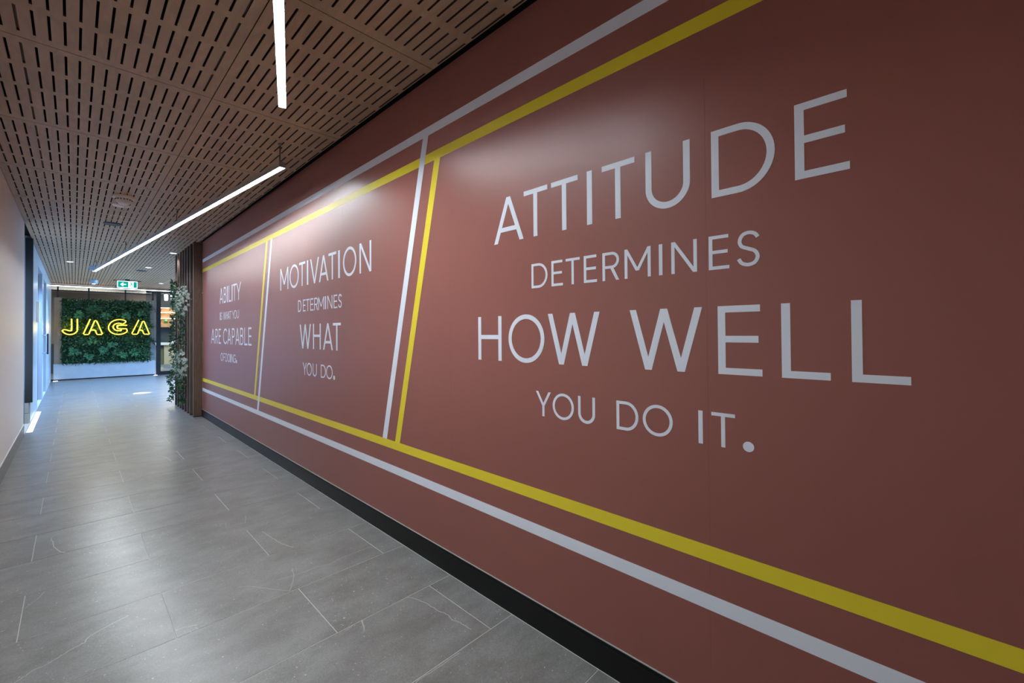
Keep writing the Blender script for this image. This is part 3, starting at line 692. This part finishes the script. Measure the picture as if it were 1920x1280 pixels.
NG = [(1.005, 1.457), (0.995, 1.42), (0.947, 1.414), (0.879, 1.434), (0.832, 1.485), (0.821, 1.531), (0.838, 1.586), (0.892, 1.633), (0.967, 1.643), (1.029, 1.62), (1.091, 1.663), (1.104, 1.705), (1.049, 1.741), (0.946, 1.755), (0.845, 1.724), (0.771, 1.659), (0.728, 1.567), (0.725, 1.467), (0.772, 1.375), (0.852, 1.32), (0.954, 1.302), (1.05, 1.327), (1.119, 1.373), (1.133, 1.42), (1.122, 1.467), (1.098, 1.478), (0.94, 1.476), (0.916, 1.504), (0.916, 1.568), (0.94, 1.582), (1.133, 1.584)]
NA2 = [(1.404, 1.751), (1.245, 1.33), (1.259, 1.307), (1.359, 1.306), (1.383, 1.334), (1.491, 1.696), (1.512, 1.715), (1.534, 1.696), (1.648, 1.342), (1.659, 1.318), (1.641, 1.304), (1.538, 1.306), (1.52, 1.333), (1.491, 1.419), (1.466, 1.434), (1.408, 1.435)]
for ch, pts, rnd in (('J', NJ, True), ('A', NA1, False), ('G', NG, False), ('A', NA2, False)):
    P = [Vector((x-.8, 0, z-1.30)) for x, z in pts]
    if ch in 'JG':
        keep = P; P = smooth_path(P, 3)
    o = link('neon_letter', to_me(tube(P, .0145, 8), 'neon_letter', True), 'neon', ns)
    o['label'] = 'yellow double-line letter '+ch
# thin clear-mounted dark backing behind each letter
for (x0, x1) in ((-.24, .09), (.17, .61), (.70, 1.16), (1.22, 1.68)):
    pass
for x in (-.1, .05, .25, .53, .8, 1.08, 1.3, 1.6):
    link('standoff', to_me(tube([(x-.8, .0, .06), (x-.8, .13, .06)], .006, 6), 'standoff'), 'black', ns)
# ------------------------------------------------------------------ glazed end partition
gp = struct(box('window_2', -.505, 17.68, 0, -.462, 17.75, H, 'black'), 'black framed glazed screen at the end of the lobby')
def bar(x0, z0, x1, z1, y0=17.68, y1=17.75): return box('frame_bar', x0, y0, z0, x1, y1, z1, 'black', gp)
bar(-.462, 2.705, 1.842, H); bar(1.95, 2.705, 4.2, H)
bar(-.462, 2.555, 1.67, 2.585); bar(-.462, .0, -.404, .05)
for x in (-.34, .285, 1.085): bar(x, 2.372 if x < 0 else 2.345, x+.035, 2.705)
bar(1.735, 2.384, 1.77, 2.705); bar(1.842, 0, 1.950, H); bar(1.95, 0, 4.2, .115); bar(3.2, .115, 3.26, 2.705)
for (x0, z0, x1, z1) in ((-.462, .05, -.404, 2.555), (-.462, 2.585, 1.735, 2.705), (1.95, .115, 3.2, 2.705)): box('pane', x0, 17.71, z0, x1, 17.718, z1, 'glass', gp)
struct(box('wall_lobby_pier', LX-.3, 17.66, 0, -.505, 17.78, H, 'cool_wall'))
# ------------------------------------------------------------------ cafe behind the glass
wc = struct(box('wall_cafe', -1.6, 21.2, 0, 4.3, 21.3, 3.0, 'navy'))
box('timber_band', 2.25, 21.17, 1.576, 3.2, 21.2, 2.34, 'warm_back', wc)
box('tan_band', -1.5, 21.17, 1.0, 1.9, 21.2, 3.0, 'beige', wc)
struct(box('ceiling_cafe', -1.6, 17.80, 2.95, 4.3, 21.2, 3.0, 'room_grey'))
struct(box('wall_cafe_left', -1.6, 17.80, 0, -1.5, 21.2, 2.95, 'beige')); struct(box('wall_cafe_right', 4.2, 17.8, 0, 4.3, 21.2, 2.95, 'beige'))
cf = struct(box('floor_cafe', -1.5, 17.76, -.0024, 4.2, 21.2, .0, 'grey'))
box('bulkhead', -.5, 19.5, 2.70, 1.75, 20.2, 2.95, 'room_grey', wc); box('soffit_trim', -.5, 19.46, 2.70, 1.75, 19.5, 2.74, 'beige', wc)
sh = empty('wall_shelf_unit', (2.75, 21.0, 1.576)); tag(sh, 'warm-lit timber shelf unit on the cafe wall behind the glass', 'shelf')
for z in (2.31, 2.135, 1.905): 
    s = box('shelf', 2.27, 20.90, z, 3.2, 21.17, z+.02, 'warm_back', sh); box('light_strip', 2.29, 20.92, z-.008, 3.18, 20.95, z, 'shelf_light', s)
box('shelf_front', 2.27, 20.88, 1.576, 3.2, 21.17, 1.715, 'warm_wood', sh); box('side_board', 2.25, 20.88, 1.576, 2.27, 21.17, 2.33, 'warm_wood', sh)
e = lathe('vase', [(0, 0), (.05, 0), (.062, .06), (.055, .13), (.022, .165), (.02, .19), (.026, .2)], 'vase_green', None, (2.47, 21.02, 1.715), 18); tag(e, 'green bottle-shaped vase on the lit cafe shelf', 'vase')
e = lathe('vase', [(0, 0), (.045, 0), (.066, .05), (.05, .11), (.02, .135), (.024, .16)], 'vase_dark', None, (2.67, 21.02, 1.715), 18); tag(e, 'dark round vase on the lit cafe shelf right of the green one', 'vase')
e = lathe('bowl', [(.075, 0), (.07, .05), (.04, .085), (0, .095)], 'basket', None, (2.66, 21.02, 1.925), 18); tag(e, 'brown domed bowl on the middle lit shelf above the dark vase', 'bowl')
ctr = empty('cafe_counter', (2.7, 20.2, 0)); tag(ctr, 'cream and olive cafe counter with a white worktop behind the glass', 'counter')
box('worktop', 2.02, 19.95, .905, 3.6, 20.6, .992, 'worktop', ctr, .004); box('front_panel', 2.30, 20.0, .20, 3.5, 20.5, .905, 'cream', ctr)
box('front_panel', 2.05, 20.05, .20, 2.295, 20.5, .82, 'olive', ctr); box('kick', 2.1, 20.1, 0, 3.45, 20.45, .20, 'worktop', ctr); box('end_shadow_rail', 2.05, 20.04, .82, 2.295, 20.5, .905, 'dark_grey', ctr)
tag(box('till_box', 2.50, 20.05, .992, 2.66, 20.2, 1.07, 'worktop', bev=.005), 'small white box standing on the cafe worktop', 'box')
for i, (x, y) in enumerate(((2.32, 19.7), (2.52, 19.9))):
    e = empty('pendant_lamp', (x, y, 2.95)); tag(e, ('left' if i == 0 else 'right')+' slate blue cylinder lamp with a lit underside in the cafe', 'light', 'cafe pendants')
    lathe('shade', [(.055, -.30-.03*(1-i)), (.058, -.30), (.058, -.12), (.01, -.11)], 'cyl', e, (0, 0, -.10)); lathe('lens', [(0, -.31), (.052, -.31)], 'lens', e, (0, 0, -.12)); link('rod', to_me(tube([(0, 0, -.22), (0, 0, 0)], .006, 6), 'rod'), 'black', e)
for (x, y, lab) in ((.30, 18.9, 'left lit oval downlight seen through the glass above the plant wall'), (.44, 18.5, 'right lit oval downlight seen through the glass above the plant wall'), (.42, 19.3, 'lowest lit downlight seen through the glass above the plant wall')):
    e = empty('cafe_downlight', (x, y, 2.95)); tag(e, lab, 'light', 'cafe downlights'); lathe('lens', [(0, -.012), (.06, -.012), (.065, 0)], 'lens', e); lathe('ring', [(.065, 0), (.075, -.004), (.078, 0)], 'plastic', e)
# ------------------------------------------------------------------ painted light spill and small floor lights
fs = empty('light_spill_strip', (-.412, 9.7, 0)); tag(fs, 'glowing strip standing in for light spilled on the floor along the left wall', 'light')  # emissive strip painted where light spills on the floor, not a fitting
box('lens', -.440, 8.60, -.001, -.384, 10.8, .0012, 'spill_glow', fs); box('spill_border', -.443, 8.597, -.001, -.381, 10.803, .0006, 'alu', fs)
for x, lab in ((-.36, 'small bright floor light at the left end of the planter'), (1.81, 'small bright floor light at the right end of the planter')):
    e = empty('floor_uplight', (x, 17.56, 0)); tag(e, lab, 'light', 'floor lights by the planter'); lathe('lens', [(.0, .004), (.05, .004), (.05, 0)], 'lens', e); lathe('bezel', [(.05, .003), (.06, .003), (.062, 0)], 'alu', e)
